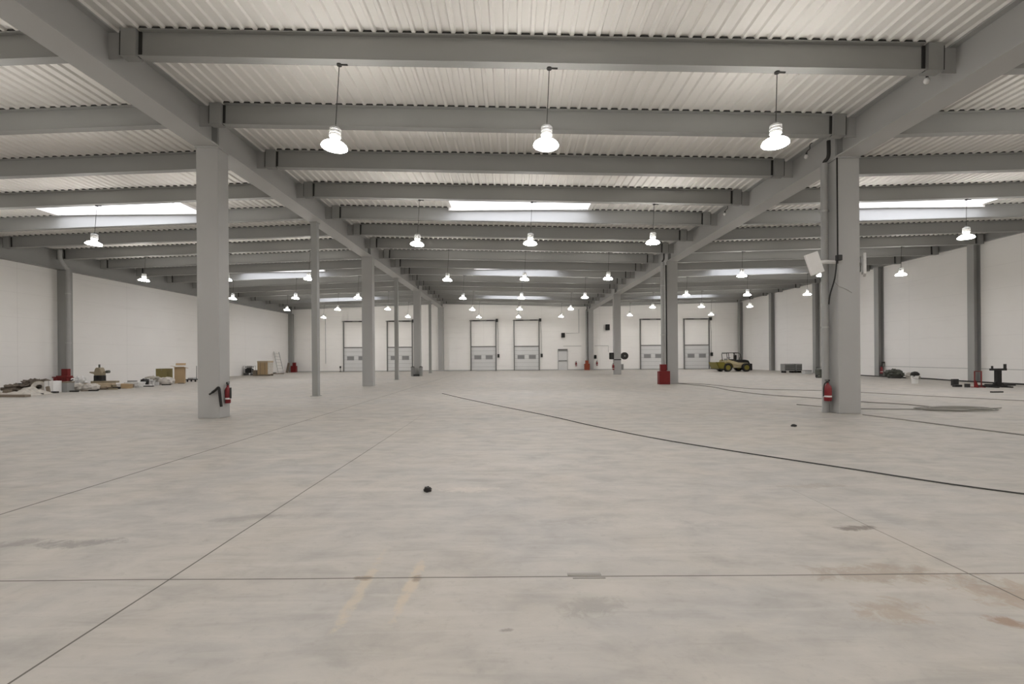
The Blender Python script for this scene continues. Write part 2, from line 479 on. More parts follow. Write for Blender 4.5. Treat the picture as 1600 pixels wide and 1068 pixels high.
# columns under the girders
for side, gx, zb in (('left', GL, 6.87), ('right', GR, 6.49)):
    for i, y in enumerate(ROW + [49.38]):
        o = thing('column', '', 'column', (gx, y, 0), group='columns under the %s girder' % side)
        o['label'] = ('thick grey column under the %s girder, %s from the camera' % (side, ORD[i])) if i < 3 else ('grey column standing against the back wall under the %s girder' % side)
        dy = .42 if i < 3 else .40
        MB().bx(-.28, .28, -dy/2, dy/2, 0, zb-.03).build('shaft', M_column, o, bev=.012)
        MB().bx(-.30, .30, -dy/2-.02, dy/2+.02, zb-.03, zb).build('cap_plate', M_column, o)
# thin intermediate posts
for i, y in enumerate((18.05, 30.7, 43.3)):
    o = thing('post', 'thin grey steel post under the left girder, %s from the camera' % ORD[i], 'post', (GL-.10, y, 0), group='thin posts under the left girder')
    MB().bx(-.115, .115, -.115, .115, .02, 6.85).build('shaft', M_steel, o, bev=.01)
    MB().bx(-.16, .16, -.16, .16, 0, .02).build('base_plate', M_steel, o)
    MB().bx(-.15, .15, -.15, .15, 6.85, 6.87).build('cap_plate', M_steel, o)
# wall columns
for i, y in enumerate((24.37, 37.02, 49.3)):
    lab = ['grey wall column with downpipe on the left wall, nearer the camera', 'grey wall column on the left wall beyond the thick left column', 'grey corner column where left wall meets back wall'][i]
    o = thing('wall_column', lab, 'column', (XL+.24, y, 0), group='columns on the left wall')
    MB().bx(-.22, .22, -.2, .2, 0, 6.28).build('shaft', M_steel, o, bev=.01)
for i, y in enumerate((24.37, 30.69, 37.02, 43.34, 49.3)):
    lab = 'grey post on the white right wall, %s from the camera' % ORD[i]
    o = thing('wall_column', lab, 'column', (XR-.19, y, 0), group='columns on the right wall')
    mb = MB().prism([(p[1]-.18, p[0]) for p in isec(.36, .36, .05, .03)], 0, roof(XR)-(.42 if i < 4 else .54), 'z')
    mb.build('shaft', M_steel, o)
    MB().bx(-.18, .18, -.22, .22, 0, .02).build('base_plate', M_steel, o)

# ------------------------------------------------------------------ high-bay lamps
LX = [('left', (-19.3, -14.95, -10.65), 5.63), ('centre', (-3.37, .68, 5.07), 5.53), ('right', (12.1, 16.3, 20.45), 5.63)]
LROW = [-1, 2, 5, 8, 11, 14]
ORDR = ['nearest', 'second', 'third', 'fourth', 'fifth', 'farthest']
for bn, xs, zd in LX:
    for j, x in enumerate(xs):
        pos = ('left', 'middle', 'right')[j]
        o = thing('high_bay_lamp', '', 'lamp', (x, yb(2), zd), (math.radians(-2), math.radians(3), 0), 'high-bay lamps of the %s bay' % bn)
        top = roof(x)-.52-zd
        MB().tube([(0,0,.43),(0,0,top)], .008, 6, False).build('cable', M_cable, o)
        hk = MB().cyl((0,0,top-.03), (0,0,top), .05, 10); hk.bx(-.02, .16, -.015, .015, top-.02, top)
        hk.build('beam_clamp', M_dark, o)
        h = MB().lathe([(0,.37),(.09,.37),(.108,.355),(.108,.32),(.095,.31),(.108,.30),(.108,.26),(.095,.25),(.108,.24),(.108,.20),(.095,.19),(.085,.10),(0,.10)], n=18)
        hs = h.build('housing', M_lampbody, o)
        MB().tube([(-.05,0,.37),(-.03,0,.43),(.03,0,.43),(.05,0,.37)], .008, 6).build('hook', M_lampbody, hs)
        rf = MB().lathe([(.085,.095),(.13,.088),(.18,.064),(.222,.030),(.236,.0),(.242,.0),(.228,.033),(.186,.069),(.135,.094),(.085,.101)], n=24).build('reflector', M_bell, o)
        MB().disc((0,0,.02), .226, 14, -1).build('glowing_face', M_lampon, rf)
        n = 0
        rows = list(LROW) + [-4, -7]
        for r in rows:
            c = o if n == 0 else copy_tree(o)
            n += 1
            c.location.y = yb(r)
            if r == -1 and bn == 'centre': c['label'] = 'lit high-bay lamp of the nearest centre row hanging before the girders, %s of three' % pos
            elif r >= 2:
                k = LROW.index(r)+1-(1 if bn != 'centre' else 0)
                rn = ORDR[k-1] if r != 14 else 'farthest'
                c['label'] = 'lit high-bay lamp of the %s bay, %s row from the camera, %s lamp of three' % (bn, rn, pos)
            else:  # unseen lamps, added to light the foreground floor
                rn = {-1: 'just ahead of', -4: 'right above', -7: 'far behind'}[r]
                c['label'] = 'lit high-bay lamp out of view %s the camera, %s bay, %s of three' % (rn, bn, pos)
#REST

# ------------------------------------------------------------------ sectional doors, back wall
DOORS = [-16.95, -12.2, -3.1, 1.6, 15.35, 20.1]
yw = Y1
def make_door(i, x):
    o = bpy.data.objects.new('door_%d' % i, None); C.objects.link(o); o.location = (x, yw, 0); tag(o, kind='structure')
    W, H = 1.30, 2.62
    leaf = MB().bx(-W, W, -.075, -.03, .02, H); leaf = leaf.build('door_leaf', M_door, o)
    sm = MB()
    for z in (.42, .86, 1.30, 1.72, 2.16): sm.bx(-W, W, -.084, -.074, z-.012, z+.012)
    sm.bx(-W, W, -.095, -.07, .02, .09)
    sm.build('panel_seam', M_doorline, leaf)
    MB().bx(-W-.02, W+.02, -.12, -.05, H-.06, H+.05).build('top_bar', M_track, o)
    for sx in (-.62, .62):
        p = MB().bx(sx-.36, sx+.36, -.088, -.07, 1.26, 1.66).build('door_window', M_doorwin, leaf)
        fr = MB(); fr.bx(sx-.40, sx+.40, -.093, -.074, 1.22, 1.26); fr.bx(sx-.40, sx+.40, -.093, -.074, 1.66, 1.70)
        fr.bx(sx-.40, sx-.36, -.093, -.074, 1.26, 1.66); fr.bx(sx+.36, sx+.40, -.093, -.074, 1.26, 1.66)
        fr.build('window_rim', M_lgrey, leaf)
    for sg in (-1, 1):
        t = MB().bx(sg*(W+.01), sg*(W+.11), -.16, -.005, 0, 5.42); t.bx(sg*(W+.02), sg*(W+.06), -.19, -.15, 0, 5.4)
        t.build('track', M_track, o)
    sh = MB().cyl((-W-.2, -.2, 5.45), (W+.2, -.2, 5.45), .03, 10); sh.bx(-W-.12, W+.12, -.12, -.005, 5.40, 5.52)
    sh.build('spring_shaft', M_track, o)
    for sg in (-.75, .75): MB().cyl((sg-.4, -.2, 5.45), (sg+.4, -.2, 5.45), .055, 12).build('spring', M_dark, o)
    MB().bx(W+.06, W+.30, -.30, -.01, 5.30, 5.62).build('motor', M_dark, o)
    MB().bx(W+.22, W+.44, -.16, -.003, 1.42, 1.80).build('control_box', M_dark, o)
    MB().tube([(W+.33, -.03, 1.8), (W+.33, -.03, 4.0), (W+.2, -.05, 5.3)], .012, 6, False).build('control_cable', M_cable, o)
for i, x in enumerate(DOORS): make_door(i+1, x)
o = bpy.data.objects.new('door_7', None); C.objects.link(o); o.location = (5.52, yw, 0); tag(o, kind='structure')
MB().bx(-.46, .46, -.06, -.01, .01, 2.05).build('door_leaf', M_door, o)
f = MB().bx(-.54, -.46, -.09, -.003, 0, 2.13); f.bx(.46, .54, -.09, -.003, 0, 2.13); f.bx(-.54, .54, -.09, -.003, 2.05, 2.13)
f.build('door_frame', M_lgrey, o)
MB().bx(-.52, .52, -.16, -.005, 2.14, 2.30).build('door_closer_rail', M_track, o)
h = MB().bx(-.42, .42, -.13, -.10, 1.0, 1.05); h.bx(-.42, -.38, -.13, -.05, .98, 1.07); h.bx(.38, .42, -.13, -.05, .98, 1.07)
h.build('panic_bar', M_dark, o)
# skirting
tag(MB().bx(XL, XR, yw-.03, yw-.002, 0, .10).build('baseboard_back', M_lgrey), kind='structure')
tag(MB().bx(XR-.012, XR-.001, 12.0, 30.4, .66, .69).build('trim_1', M_doorline), kind='structure')

def simple(name, mb, mat, label, cat, group=None, bev=0):
    return tag(mb.build(name, mat, bev=bev), label, cat, group)
simple('conduit', MB().tube([(5.6, yw-.03, 2.62), (7.55, yw-.03, 2.62)], .022, 8, False), M_lgrey, 'thin grey conduit along the back wall above and right of the small door', 'conduit')
simple('conduit', MB().tube([(9.0, yw-.03, 2.62), (10.5, yw-.03, 2.62), (10.5, yw-.03, 1.9)], .022, 8, False), M_lgrey, 'thin grey conduit on the back wall just right of the back column', 'conduit')
simple('conduit', MB().tube([(5.9, yw-.04, 4.02), (7.3, yw-.04, 4.02), (7.3, yw-.04, 6.6)], .03, 8, False), M_lgrey, 'grey conduit rising up the back wall left of the back column', 'conduit')
simple('conduit', MB().tube([(-20.3, yw-.03, .9), (-20.3, yw-.03, 6.2)], .03, 8, False), M_lgrey, 'vertical grey conduit on the back wall left of the leftmost door', 'conduit')
def wallbox(label, x, z, w_, h_, d_, mat, name='wall_box', cat='box'):
    t = thing(name, label, cat, (x, yw, z))
    MB().bx(-w_/2, w_/2, -d_, -.06, -h_/2, h_/2).build('casing', mat, t, bev=.02)
    MB().bx(-w_/2+.04, w_/2-.04, -.06, -.002, -h_/2+.08, h_/2-.08).build('bracket', M_lgrey, t)
    MB().bx(-w_/2+.05, w_/2-.05, -d_-.012, -d_+.002, -h_/2+.06, h_/2-.06).build('front_grille', M_black, t)
    return t
wallbox('small dark box high on the back wall above the small door', 5.57, 3.80, .38, .50, .3, M_dark)
wallbox('black box high on the back wall right of the back column', 10.40, 4.62, .42, .62, .35, M_black)
wallbox('small black box at chest height right of the back column', 9.05, 1.42, .26, .40, .2, M_black)

# ------------------------------------------------------------------ downpipes and their red guards
def downpipe(label, pts, r, brackets):
    t = thing('downpipe', label, 'pipe', (0, 0, 0), group='rain downpipes')
    MB().tube(pts, r, 14).build('pipe', M_pipe, t)
    if pts[0][2] < 7:
        x, y, z = pts[0]
        MB().tube([(x, y, z-.05), (x, y-.02, z+.04), (x+.05, y-.09, z+.16), (x+.05, y-.10, z+.55)], .045, 10).build('elbow', M_dark, t)
    for (x, y, z) in brackets:
        MB().lathe([(r+.012, -.02), (r+.02, -.02), (r+.02, .02), (r+.012, .02)], (x, y, z), 14).build('clamp', M_galv, t)
    return t
downpipe('grey downpipe on the inner side of the nearest right column', [(8.13,11.80,6.44),(8.13,11.80,5.6),(8.13,11.80,3.0),(8.13,11.80,.0)], .085, [(8.13,11.80,5.2),(8.13,11.80,2.2)])
downpipe('grey downpipe beside the second right column standing in a red guard', [(8.00,24.1,6.44),(8.00,24.1,5.6),(8.00,24.1,3.0),(8.00,24.1,.0)], .10, [(8.0,24.1,5.2),(8.0,24.1,2.6)])
downpipe('grey downpipe at the back wall beside the last right column', [(8.10,49.3,6.44),(8.10,49.3,5.6),(8.10,49.3,3.0),(8.10,49.3,.0)], .085, [(8.1,49.3,5.2)])
downpipe('grey downpipe with swan neck on the left wall column', [(-23.45,23.66,7.24),(-23.45,23.66,6.85),(-23.44,23.72,6.62),(-23.40,23.90,6.36),(-23.39,24.0,6.0),(-23.39,24.0,3.0),(-23.39,24.0,0)], .095, [(-23.39,24.0,5.0),(-23.39,24.0,2.4)])
def guard(label, loc, mat, rot=0):
    t = thing('pipe_guard', label, 'guard', loc, (0,0,rot), 'pipe guards')
    def ushape(w_, d_, z0, z1):
        th = .012
        m = MB().bx(-w_/2, w_/2, -d_, -d_+th, z0, z1)
        m.bx(-w_/2, -w_/2+th, -d_+th, .04, z0, z1); m.bx(w_/2-th, w_/2, -d_+th, .04, z0, z1)
        return m
    ushape(.56, .30, .0, .68).build('lower_shield', mat, t, bev=.004)
    MB().bx(-.28, .28, -.30, -.145, .68, .692).build('shelf', mat, t)
    ushape(.32, .145, .68, 1.04).build('upper_shield', mat, t, bev=.004)
    for sx in (-.22, .22): MB().cyl((sx, -.318, .08), (sx, -.30, .08), .018, 8).build('bolt', M_dark, t)
    return t
guard('stepped dark red guard round the downpipe of the second right column', (7.95, 24.0, 0), M_red)
guard('stepped dark red guard round the swan-neck downpipe on the left wall', (-23.36, 23.88, 0), M_red)
guard('small red guard in the far left corner of the hall', (-23.42, 49.0, 0), M_red)
guard('rust red guard at the foot of the last right column', (8.06, 49.1, 0), M_rust)

# ------------------------------------------------------------------ fire extinguishers
def extinguisher(label, loc, rot=0, hose=True, r=.085):
    t = thing('fire_extinguisher', label, 'extinguisher', loc, (0,0,rot), 'fire extinguishers')
    MB().lathe([(0,0),(r*.9,0),(r,.02),(r,.33),(r*.85,.38),(r*.4,.42),(.03,.43),(.03,.46),(0,.46)], n=18).build('cylinder', M_ext, t)
    MB().lathe([(r+.001,.10),(r+.002,.10),(r+.002,.14),(r+.001,.14)], n=18).build('label_band', M_white, t)
    v = MB().cyl((0,0,.46), (0,0,.50), .028, 10); v.bx(-.06, .05, -.012, .012, .50, .515); v.bx(-.07, .05, -.010, .010, .53, .545); v.bx(.02,.05,-.01,.01,.50,.54)
    v.build('valve_handle', M_dark, t)
    if hose: MB().tube([(-.03,-.01,.48),(-.10,-.03,.44),(-r-.035,-.03,.30),(-r-.03,-.02,.12)], .013, 8).build('hose', M_black, t)
    MB().bx(-.03, .03, r-.005, r+.012, .12, .40).build('wall_bracket', M_dark, t)
    return t
extinguisher('red fire extinguisher hung on the downpipe of the nearest right column', (8.07, 11.64, .31), 0, True, .09)
t = extinguisher('red fire extinguisher with thick black hose on the nearest left column', (-7.325, 11.72, .36), -PI/2, False, .066)
MB().tube([(.27,-.22,.30),(.27,-.14,.36),(.29,-.05,.42),(.285,-.03,.30),(.27,-.02,.12),(.25,-.01,-.06)], .032, 8).build('hose', M_black, t)
MB().cyl((.265,-.30,.25), (.27,-.22,.30), .022, 8).build('nozzle', M_dark, t)
extinguisher('small fire extinguisher on the back wall between small door and red guard', (6.98, yw-.10, .42))
extinguisher('small fire extinguisher on the back wall right of the last right column', (9.25, yw-.10, .45))
extinguisher('dark red fire extinguisher on the right wall post behind the nearest right column', (24.66, 30.38, .20))
extinguisher('dark fire extinguisher low on the third right column', (8.17, 36.72, .38))

# ------------------------------------------------------------------ fittings on the columns
def panel(label, loc, rot, arm):
    t = thing('wall_panel', label, 'panel', loc, rot)
    MB().bx(-.17, .17, -.03, .03, -.27, .27).build('front_plate', M_white, t, bev=.01)
    MB().bx(-.13, .13, .03, .07, -.22, .22).build('back_box', M_lgrey, t, bev=.01)
    Mi = Euler(rot).to_matrix().inverted()
    a = MB().tube([Mi @ Vector(p) for p in arm], .05, 10, False); a.build('arm', M_white, t)
    return t
panel('white tilted flat panel on a bracket, left side of the nearest right column', (7.60, 11.42, 3.78), (0, -.33, 0), [(.10,.07,.04),(.36,.10,.06),(.655,.14,.06)])
panel('white flat panel seen nearly edge-on, right side of the nearest right column', (9.02, 11.62, 3.78), (0, .10, .95), [(-.02,.07,.04),(-.19,.10,.04)])
simple('thin_tube', MB().tube([(8.235,11.48,6.45),(8.235,11.48,4.0),(8.17,11.42,3.85),(8.10,11.40,3.4),(7.98,11.40,3.0),(7.96,11.42,2.75)], .018, 8), M_black, 'black cable hanging down beside the tilted white panel', 'cable')
simple('thin_tube', MB().tube([(8.10,11.44,3.35),(8.25,11.47,3.22),(8.45,11.49,3.14),(8.60,11.497,3.05)], .006, 6), M_cableg, 'thin grey cable end fanned across the face of the nearest right column', 'cable')
simple('thin_tube', MB().tube([(8.215,24.18,6.3),(8.215,24.18,3.0),(8.215,24.18,.72)], .035, 8, False), M_black, 'black line running down between downpipe and second right column', 'cable')  # black tube drawn as the dark line between pipe and column
simple('thin_tube', MB().tube([(8.225,49.2,6.3),(8.225,49.2,3.0),(8.225,49.2,.72)], .03, 8, False), M_black, 'black line running down the left edge of the right column at the back wall', 'cable')  # black tube drawn as the dark line along the column edge
t = thing('junction_box', 'small black junction box where the cable meets the tilted panel arm', 'box', (8.22, 11.42, 3.92))
MB().bx(-.06, .06, -.05, .05, -.07, .07).build('casing', M_black, t, bev=.01); MB().bx(-.05, .05, -.058, -.05, -.06, .06).build('lid', M_dark, t)
for (x, y, z, lab) in ((8.20, 8.95, 6.86, 'nearest'), (8.20, 12.62, 6.98, 'second'), (8.20, 17.45, 6.90, 'third')):
    t = thing('hanging_bulb', 'small white bulb hanging by a cable from the right girder, %s from the camera' % lab, 'bulb', (x, y, z), group='bulbs on the right girder')
    MB().lathe([(0,-.055),(.03,-.05),(.052,-.02),(.055,.01),(.04,.045),(.02,.06),(0,.06)], n=14).build('bulb', M_white, t)
    MB().cyl((0,0,.05), (.01,0,.11), .024, 10).build('socket', M_dark, t)
    MB().tube([(.01,0,.10),(.05,.02,.17),(.13,.04,.24),(.14,.05,.36),(.25,.05,.44)], .010, 6).build('cable', M_black, t)
# third right column: two black boxes, a strap, pale cabinet
t = thing('reel_box', 'black box on the left side of the third right column', 'box', (8.08, 36.95, 1.5))
MB().bx(-.17, .17, -.14, .14, -.27, .27).build('casing', M_black, t, bev=.03); MB().bx(-.10, .10, -.15, -.14, -.2, .2).build('front_plate', M_dark, t)
t = thing('hose_reel', 'round black reel on the right side of the third right column', 'reel', (9.13, 36.95, 1.5))
MB().cyl((0,-.12,0), (0,.12,0), .26, 22).build('drum', M_black, t)
for yy in (-.13, .12): MB().cyl((0,yy,0), (0,yy+.012,0), .29, 24).build('flange', M_dark, t)
MB().cyl((0,-.15,0), (0,-.13,0), .06, 12).build('hub', M_grey, t)
simple('strap', MB().bx(8.25, 8.83, 36.785, 36.808, 1.16, 1.24), M_dark, 'dark strap across the face of the third right column', 'strap')
t = thing('cabinet', 'small pale grey cabinet low on the right side of the third right column', 'cabinet', (8.93, 36.95, .35))
MB().bx(-.10, .10, -.12, .12, 0, .5).build('casing', M_lgrey, t, bev=.01); MB().bx(-.08, .08, -.128, -.12, .04, .46).build('door', M_grey, t)
# third left column: two tall bins and a low block
for x, lab in ((-7.97, 'left'), (-7.32, 'right')):
    t = thing('bin', 'narrow dark grey bin at the foot of the third left column, %s one' % lab, 'bin', (x, 36.5, 0), group='bins at the third left column')
    MB().lathe([(0,.0),(.13,0),(.15,.70),(.155,.70),(.155,.73),(.14,.73),(.12,.04),(0,.04)], n=16).build('body', M_grey, t)
    MB().lathe([(0,.80),(.06,.79),(.16,.74),(.16,.72)], n=16).build('lid', M_dark, t)
simple('block', MB().bx(-7.88, -7.42, 36.30, 36.62, 0, .14), M_dark, 'low dark block between the two bins at the third left column', 'block', None, .01)

# ------------------------------------------------------------------ wheel loader
def loader():
    t = thing('wheel_loader', 'olive and cream wheel loader parked in the far right corner', 'loader', (20.05, 41.75, 0))
    b = MB().prism([(-1.68,.86),(-1.62,.86),(-1.40,.34),(-1.04,.28),(-.92,.60),(-1.0,.86),(-.93,.86),(-.86,.58),(-1.0,.22),(-1.44,.27)], -.82, .82)
    for sy in (-.82, .80): b.prism([(-1.66,.84),(-1.42,.29),(-1.02,.24),(-.9,.6),(-.98,.84)], sy, sy+.02)
    b.build('bucket', M_yellow, t)
    MB().bx(-1.48, -1.02, -.84, .84, .21, .28).build('cutting_edge', M_dark, t)
    MB().prism([(-.55,.34),(1.25,.34),(1.40,.60),(1.40,.82),(.3,.86),(-.2,.98),(-.55,.98)], -.55, .55).build('chassis', M_cream, t, bev=.03)
    MB().prism([(-.15,.93),(.2,1.06),(1.05,1.08),(1.36,1.0),(1.50,.72),(1.46,.50),(1.32,.50),(1.30,.80),(.25,.84)], -.58, .58).build('engine_hood', M_black, t, bev=.03)
    MB().bx(1.42, 1.72, -.55, .55, .10, .72).build('counterweight', M_black, t, bev=.05)
    for sy in (-.66, .60):
        MB().prism([(-.98,.42),(-.86,.30),(-.62,.86),(.55,.52),(.72,.62),(.70,.74),(-.52,1.10),(-.70,1.06)], sy, sy+.07).build('lift_arm', M_cream, t, bev=.01)
        a = MB()
        for k in range(8):
            a0, a1 = PI*k/8, PI*(k+1)/8
            for (cx, rr) in ((-.62, .45),):
                p = [(cx+rr*math.cos(a0), .38+rr*math.sin(a0)), (cx+rr*math.cos(a1), .38+rr*math.sin(a1)), (cx+(rr+.03)*math.cos(a1), .38+(rr+.03)*math.sin(a1)), (cx+(rr+.03)*math.cos(a0), .38+(rr+.03)*math.sin(a0))]
                a.prism(p, min(sy, sy*1.28), max(sy, sy*1.28))
        a.build('fender', M_yellow, t)
    for cx in (-.62, 1.05):
        for cy in (-.72, .72):
            M = Matrix.Translation((cx, cy, .38)) @ Matrix.Rotation(PI/2, 4, 'X')
            wh = MB().lathe([(.22,-.13),(.34,-.15),(.375,-.11),(.38,0),(.375,.11),(.34,.15),(.22,.13)], n=24, M=M)
            for q in range(18):
                a = 2*PI*q/18
                wh.box((cx+.378*math.cos(a), cy, .38+.378*math.sin(a)-.003*math.sin(a)), (.02,.24,.05), (0, -a, 0))
            tyre = wh.build('wheel', M_black, t)
            MB().lathe([(.0,-.10),(.10,-.10),(.12,-.06),(.19,-.05),(.225,-.12),(.235,-.12),(.235,.12),(.0,.12)], n=20, M=M).build('rim', M_yellow, tyre)
    c = MB()
    for sy in (-.5, .5):
        c.tube([(-.52,sy,.95),(-.58,sy,1.62),(-.50,sy,1.70),(.45,sy,1.70),(.62,sy,1.60),(.78,sy,1.02)], .03, 8, False)
        c.tube([(.12,sy,1.0),(.05,sy,1.68)], .03, 8, False)
    for x, z in ((-.55,1.66),(.5,1.68)): c.tube([(x,-.5,z),(x,.5,z)], .03, 8, False)
    c.build('cab_frame', M_dark, t)
    MB().bx(-.58, .55, -.52, .52, 1.70, 1.75).build('cab_roof', M_grey, t, bev=.015)
    s = MB().bx(.0, .42, -.22, .22, 1.0, 1.12); s.bx(.36, .46, -.22, .22, 1.12, 1.5)
    s.build('seat', M_black, t, bev=.02)
    MB().tube([(-.25,0,.98),(-.15,0,1.25)], .02, 8, False).lathe([(.13,1.24),(.15,1.25),(.13,1.27),(.12,1.255),(.13,1.24)], (-.15,0,0), 14).build('steering_wheel', M_black, t)
    MB().bx(-.86, -.60, -.72, -.50, 1.02, 1.18).build('head_lamp', M_grey, t, bev=.02)
    MB().cyl((1.02,.38,1.05), (1.02,.38,1.30), .03, 10).build('exhaust', M_dark, t)
loader()

# ------------------------------------------------------------------ things along the right wall
for x, w_, lab in ((22.86, .86, 'wider'), (23.62, .52, 'narrower')):
    t = thing('equipment_cabinet', 'grey metal box on the floor by the right wall beyond the columns, %s of two' % lab, 'box', (x, 37.75, 0), group='grey boxes by the right wall')
    MB().bx(-w_/2, w_/2, -.3, .3, .16, .74).build('casing', M_grey, t, bev=.02)
    for k in range(3): MB().bx(-w_/2+.05, w_/2-.05, -.306, -.3, .26+.14*k, .32+.14*k).build('vent_slot', M_dark, t)
    for sx in (-1, 1): MB().bx(sx*(w_/2-.10)-.05, sx*(w_/2-.10)+.05, -.26, .26, 0, .16).build('foot', M_black, t)
t = thing('carton', 'low pale grey box on the floor right of the two grey metal boxes', 'box', (22.72, 35.1, 0))
MB().bx(-.26, .26, -.2, .2, 0, .26).build('box', M_lgrey, t, bev=.01); MB().bx(-.27, .27, -.21, .21, .24, .30).build('lid', M_grey, t, bev=.01)
t = thing('pump_trolley', 'dark green-grey pump trolley left of the nearest right column', 'trolley', (19.72, 29.2, 0))
MB().bx(-.17, .17, -.2, .2, .14, .56).build('tank', M_green, t, bev=.05)
for sx in (-.16, .16): MB().cyl((sx-.03, .02, .10), (sx+.03, .02, .10), .10, 16).build('wheel', M_black, t)
MB().bx(-.20, .20, -.2, -.05, .0, .12).build('foot', M_green, t)
MB().tube([(-.14,.1,.5),(-.14,.1,.68),(.36,.1,.68)], .016, 8, False).build('handle_bar', M_dark, t)
t = thing('meter_box', 'small dark box on the front of the right wall post behind the nearest right column', 'box', (24.83, 30.44, .82))
MB().bx(-.08, .08, -.05, .04, -.16, .16).build('casing', M_dark, t, bev=.01); MB().bx(-.06, .06, -.058, -.05, -.13, .05).build('cover', M_grey, t)
simple('tarpaulin', MB().lump((23.75, 28.3, 0), (.85, .6, .55), 3, .4), M_green, 'dark green crumpled tarpaulin on the floor by the right wall', 'tarpaulin')
simple('hose_coil', MB().tube([(23.3+.28*math.cos(a*.7)+.02*a*.1, 27.6+.26*math.sin(a*.7), .03+.012*a*.3) for a in range(28)], .022, 6), M_black, 'black coiled hose on the floor left of the green tarpaulin', 'hose')
simple('rag', MB().lump((24.2, 27.6, 0), (.5, .4, .34), 5, .4), M_film, 'pale crumpled sheet beside the green tarpaulin at the right wall', 'sheet')
simple('rag', MB().lump((23.9, 26.9, 0), (.36, .3, .22), 8, .4), M_sackg, 'small grey rag heap between the pale sheet and the white bucket', 'rag')
t = thing('bucket', 'white bucket with a dark top on the floor before the right wall', 'bucket', (20.2, 22.83, 0))
MB().lathe([(0,0),(.12,0),(.15,.38),(.158,.38),(.158,.36),(.16,.40),(.145,.40),(.115,.02),(0,.02)], n=20).build('body', M_white, t)
MB().tube([(-.155,0,.36),(-.14,-.10,.28),(0,-.165,.24),(.14,-.10,.28),(.155,0,.36)], .006, 6).build('handle', M_dark, t)
MB().lump((0,0,.34), (.30,.30,.26), 4, .25).build('contents', M_black, t)
simple('hose', MB().tube([(24.35,33.2,.03),(24.2,30.0,.03),(24.3,28.9,.03),(24.25,26.5,.04),(24.1,25.2,.03),(23.9,24.0,.035),(23.85,22.6,.035),(24.0,21.0,.035),(23.8,19.4,.035),(23.9,17.5,.035)], .035, 8), M_black, 'long black hose lying along the foot of the right wall', 'hose')
t = thing('frame_stand', 'small dark red upright frame in front of the right wall post', 'frame', (20.42, 19.95, 0))
f = MB()
for sx in (-.15, .15): f.bx(sx-.015, sx+.015, -.015, .015, 0, .72)
for z in (.015, .705): f.bx(-.15, .15, -.015, .015, z-.015, z+.015)
f.build('frame', M_red, t)
for sx in (-.15, .15): MB().bx(sx-.02, sx+.02, -.16, .16, 0, .03).build('foot', M_red, t)
MB().prism([(-.135,.03),(.02,.03),(-.06,.26),(-.135,.34)], -.008, .008).build('gusset', M_red, t)
t = thing('roller_stand', 'black roller stand with two prongs on its top bar near the right wall', 'stand', (21.2, 19.86, 0))
MB().bx(-.36, .36, -.06, .06, .02, .10).build('base_bar', M_black, t, bev=.01)
for sx in (-.30, .30): MB().bx(sx-.05, sx+.05, -.30, .30, 0, .06).build('foot', M_black, t, bev=.008)
for sg in (-1, 1): MB().tube([(sg*.30,0,.08),(sg*.07,0,.26)], .025, 8, False).build('brace', M_black, t)
MB().bx(-.085, .085, -.085, .085, .10, .74).build('post', M_black, t, bev=.008)
MB().bx(-.32, .34, -.06, .06, .74, .83).build('top_bar', M_black, t, bev=.008)
MB().bx(.28, .34, -.04, .04, .83, 1.02).build('prong', M_black, t); MB().bx(-.27, -.23, -.03, .03, .83, .94).build('prong', M_dark, t)
for (x, y, w_, d_, h_, lab) in ((19.95,20.4,.34,.14,.10,'dark offcut on the floor left of the red frame'),(20.05,20.05,.16,.12,.16,'small black block beside the left foot of the red frame'),
                         (20.85,20.2,.34,.14,.09,'dark offcut on the floor between red frame and black stand'),(20.72,21.3,.30,.10,.30,'low dark offcut standing behind the gap before the black stand'),(22.3,20.8,1.5,.10,.10,'long dark bar on the floor right of the black stand'),(18.42,17.3,.46,.10,.05,'flat dark bar lying on the floor in front of the black stand')):
    simple('offcut', MB().box((x,y,h_/2),(w_,d_,h_),(0,0,.1)), M_dark, lab, 'offcut', None, .006)

# ------------------------------------------------------------------ things along the left wall
simple('plank', MB().box((-21.0,18.75,.05),(2.4,.22,.10),(0,0,-.12)), M_woodd, 'dark plank on the floor at the left edge of the picture', 'plank', None, .008)
simple('plastic_sheet', MB().sheet((-20.95,19.35,0),(1.5,.7),.26,1), M_film, 'crumpled pale sheet on the floor behind the dark plank at the left edge', 'sheet')
simple('rag_heap', MB().lump((-22.85,20.9,0),(.85,.6,.42),1,.6), M_brownheap, 'brown rag heap behind the pale sheet at the far left edge', 'heap')
t = thing('crate', 'small dark crate by the left wall between two brown heaps', 'crate', (-23.75, 22.0, 0))
MB().bx(-.13,.13,-.13,.13,0,.38).build('body', M_woodd, t, bev=.01); MB().bx(-.14,.14,-.14,.14,.36,.40).build('lid', M_dark, t)
simple('plastic_sheet', MB().sheet((-21.15,20.05,0),(1.15,.8),.40,2), M_film, 'high crumpled pale sheet in front of the brown heap and insulation roll', 'sheet')
simple('rag_heap', MB().lump((-22.75,21.75,0),(.75,.6,.58),6,.6), M_brownheap, 'brown rag heap left of the insulation roll', 'heap')
simple('offcut', MB().box((-21.55,19.72,.05),(.7,.12,.10),(0,0,.25)), M_woodd, 'dark timber offcut under the front of the high crumpled sheet', 'offcut')
simple('offcut', MB().box((-20.75,20.35,.16),(.10,.10,.34),(.25,0,.2)), M_woodd, 'short upright timber offcut just left of the insulation roll', 'offcut')
t = thing('insulation_roll', 'brown insulation roll with a pale end left of the white box', 'roll', (-22.0, 21.15, .27))
M = Euler((0, PI/2, -.75)).to_matrix().to_4x4()
MB().lathe([(.10,-.32),(.26,-.32),(.27,-.30),(.27,.30),(.26,.315)], n=24, M=M).build('roll', M_khaki, t)
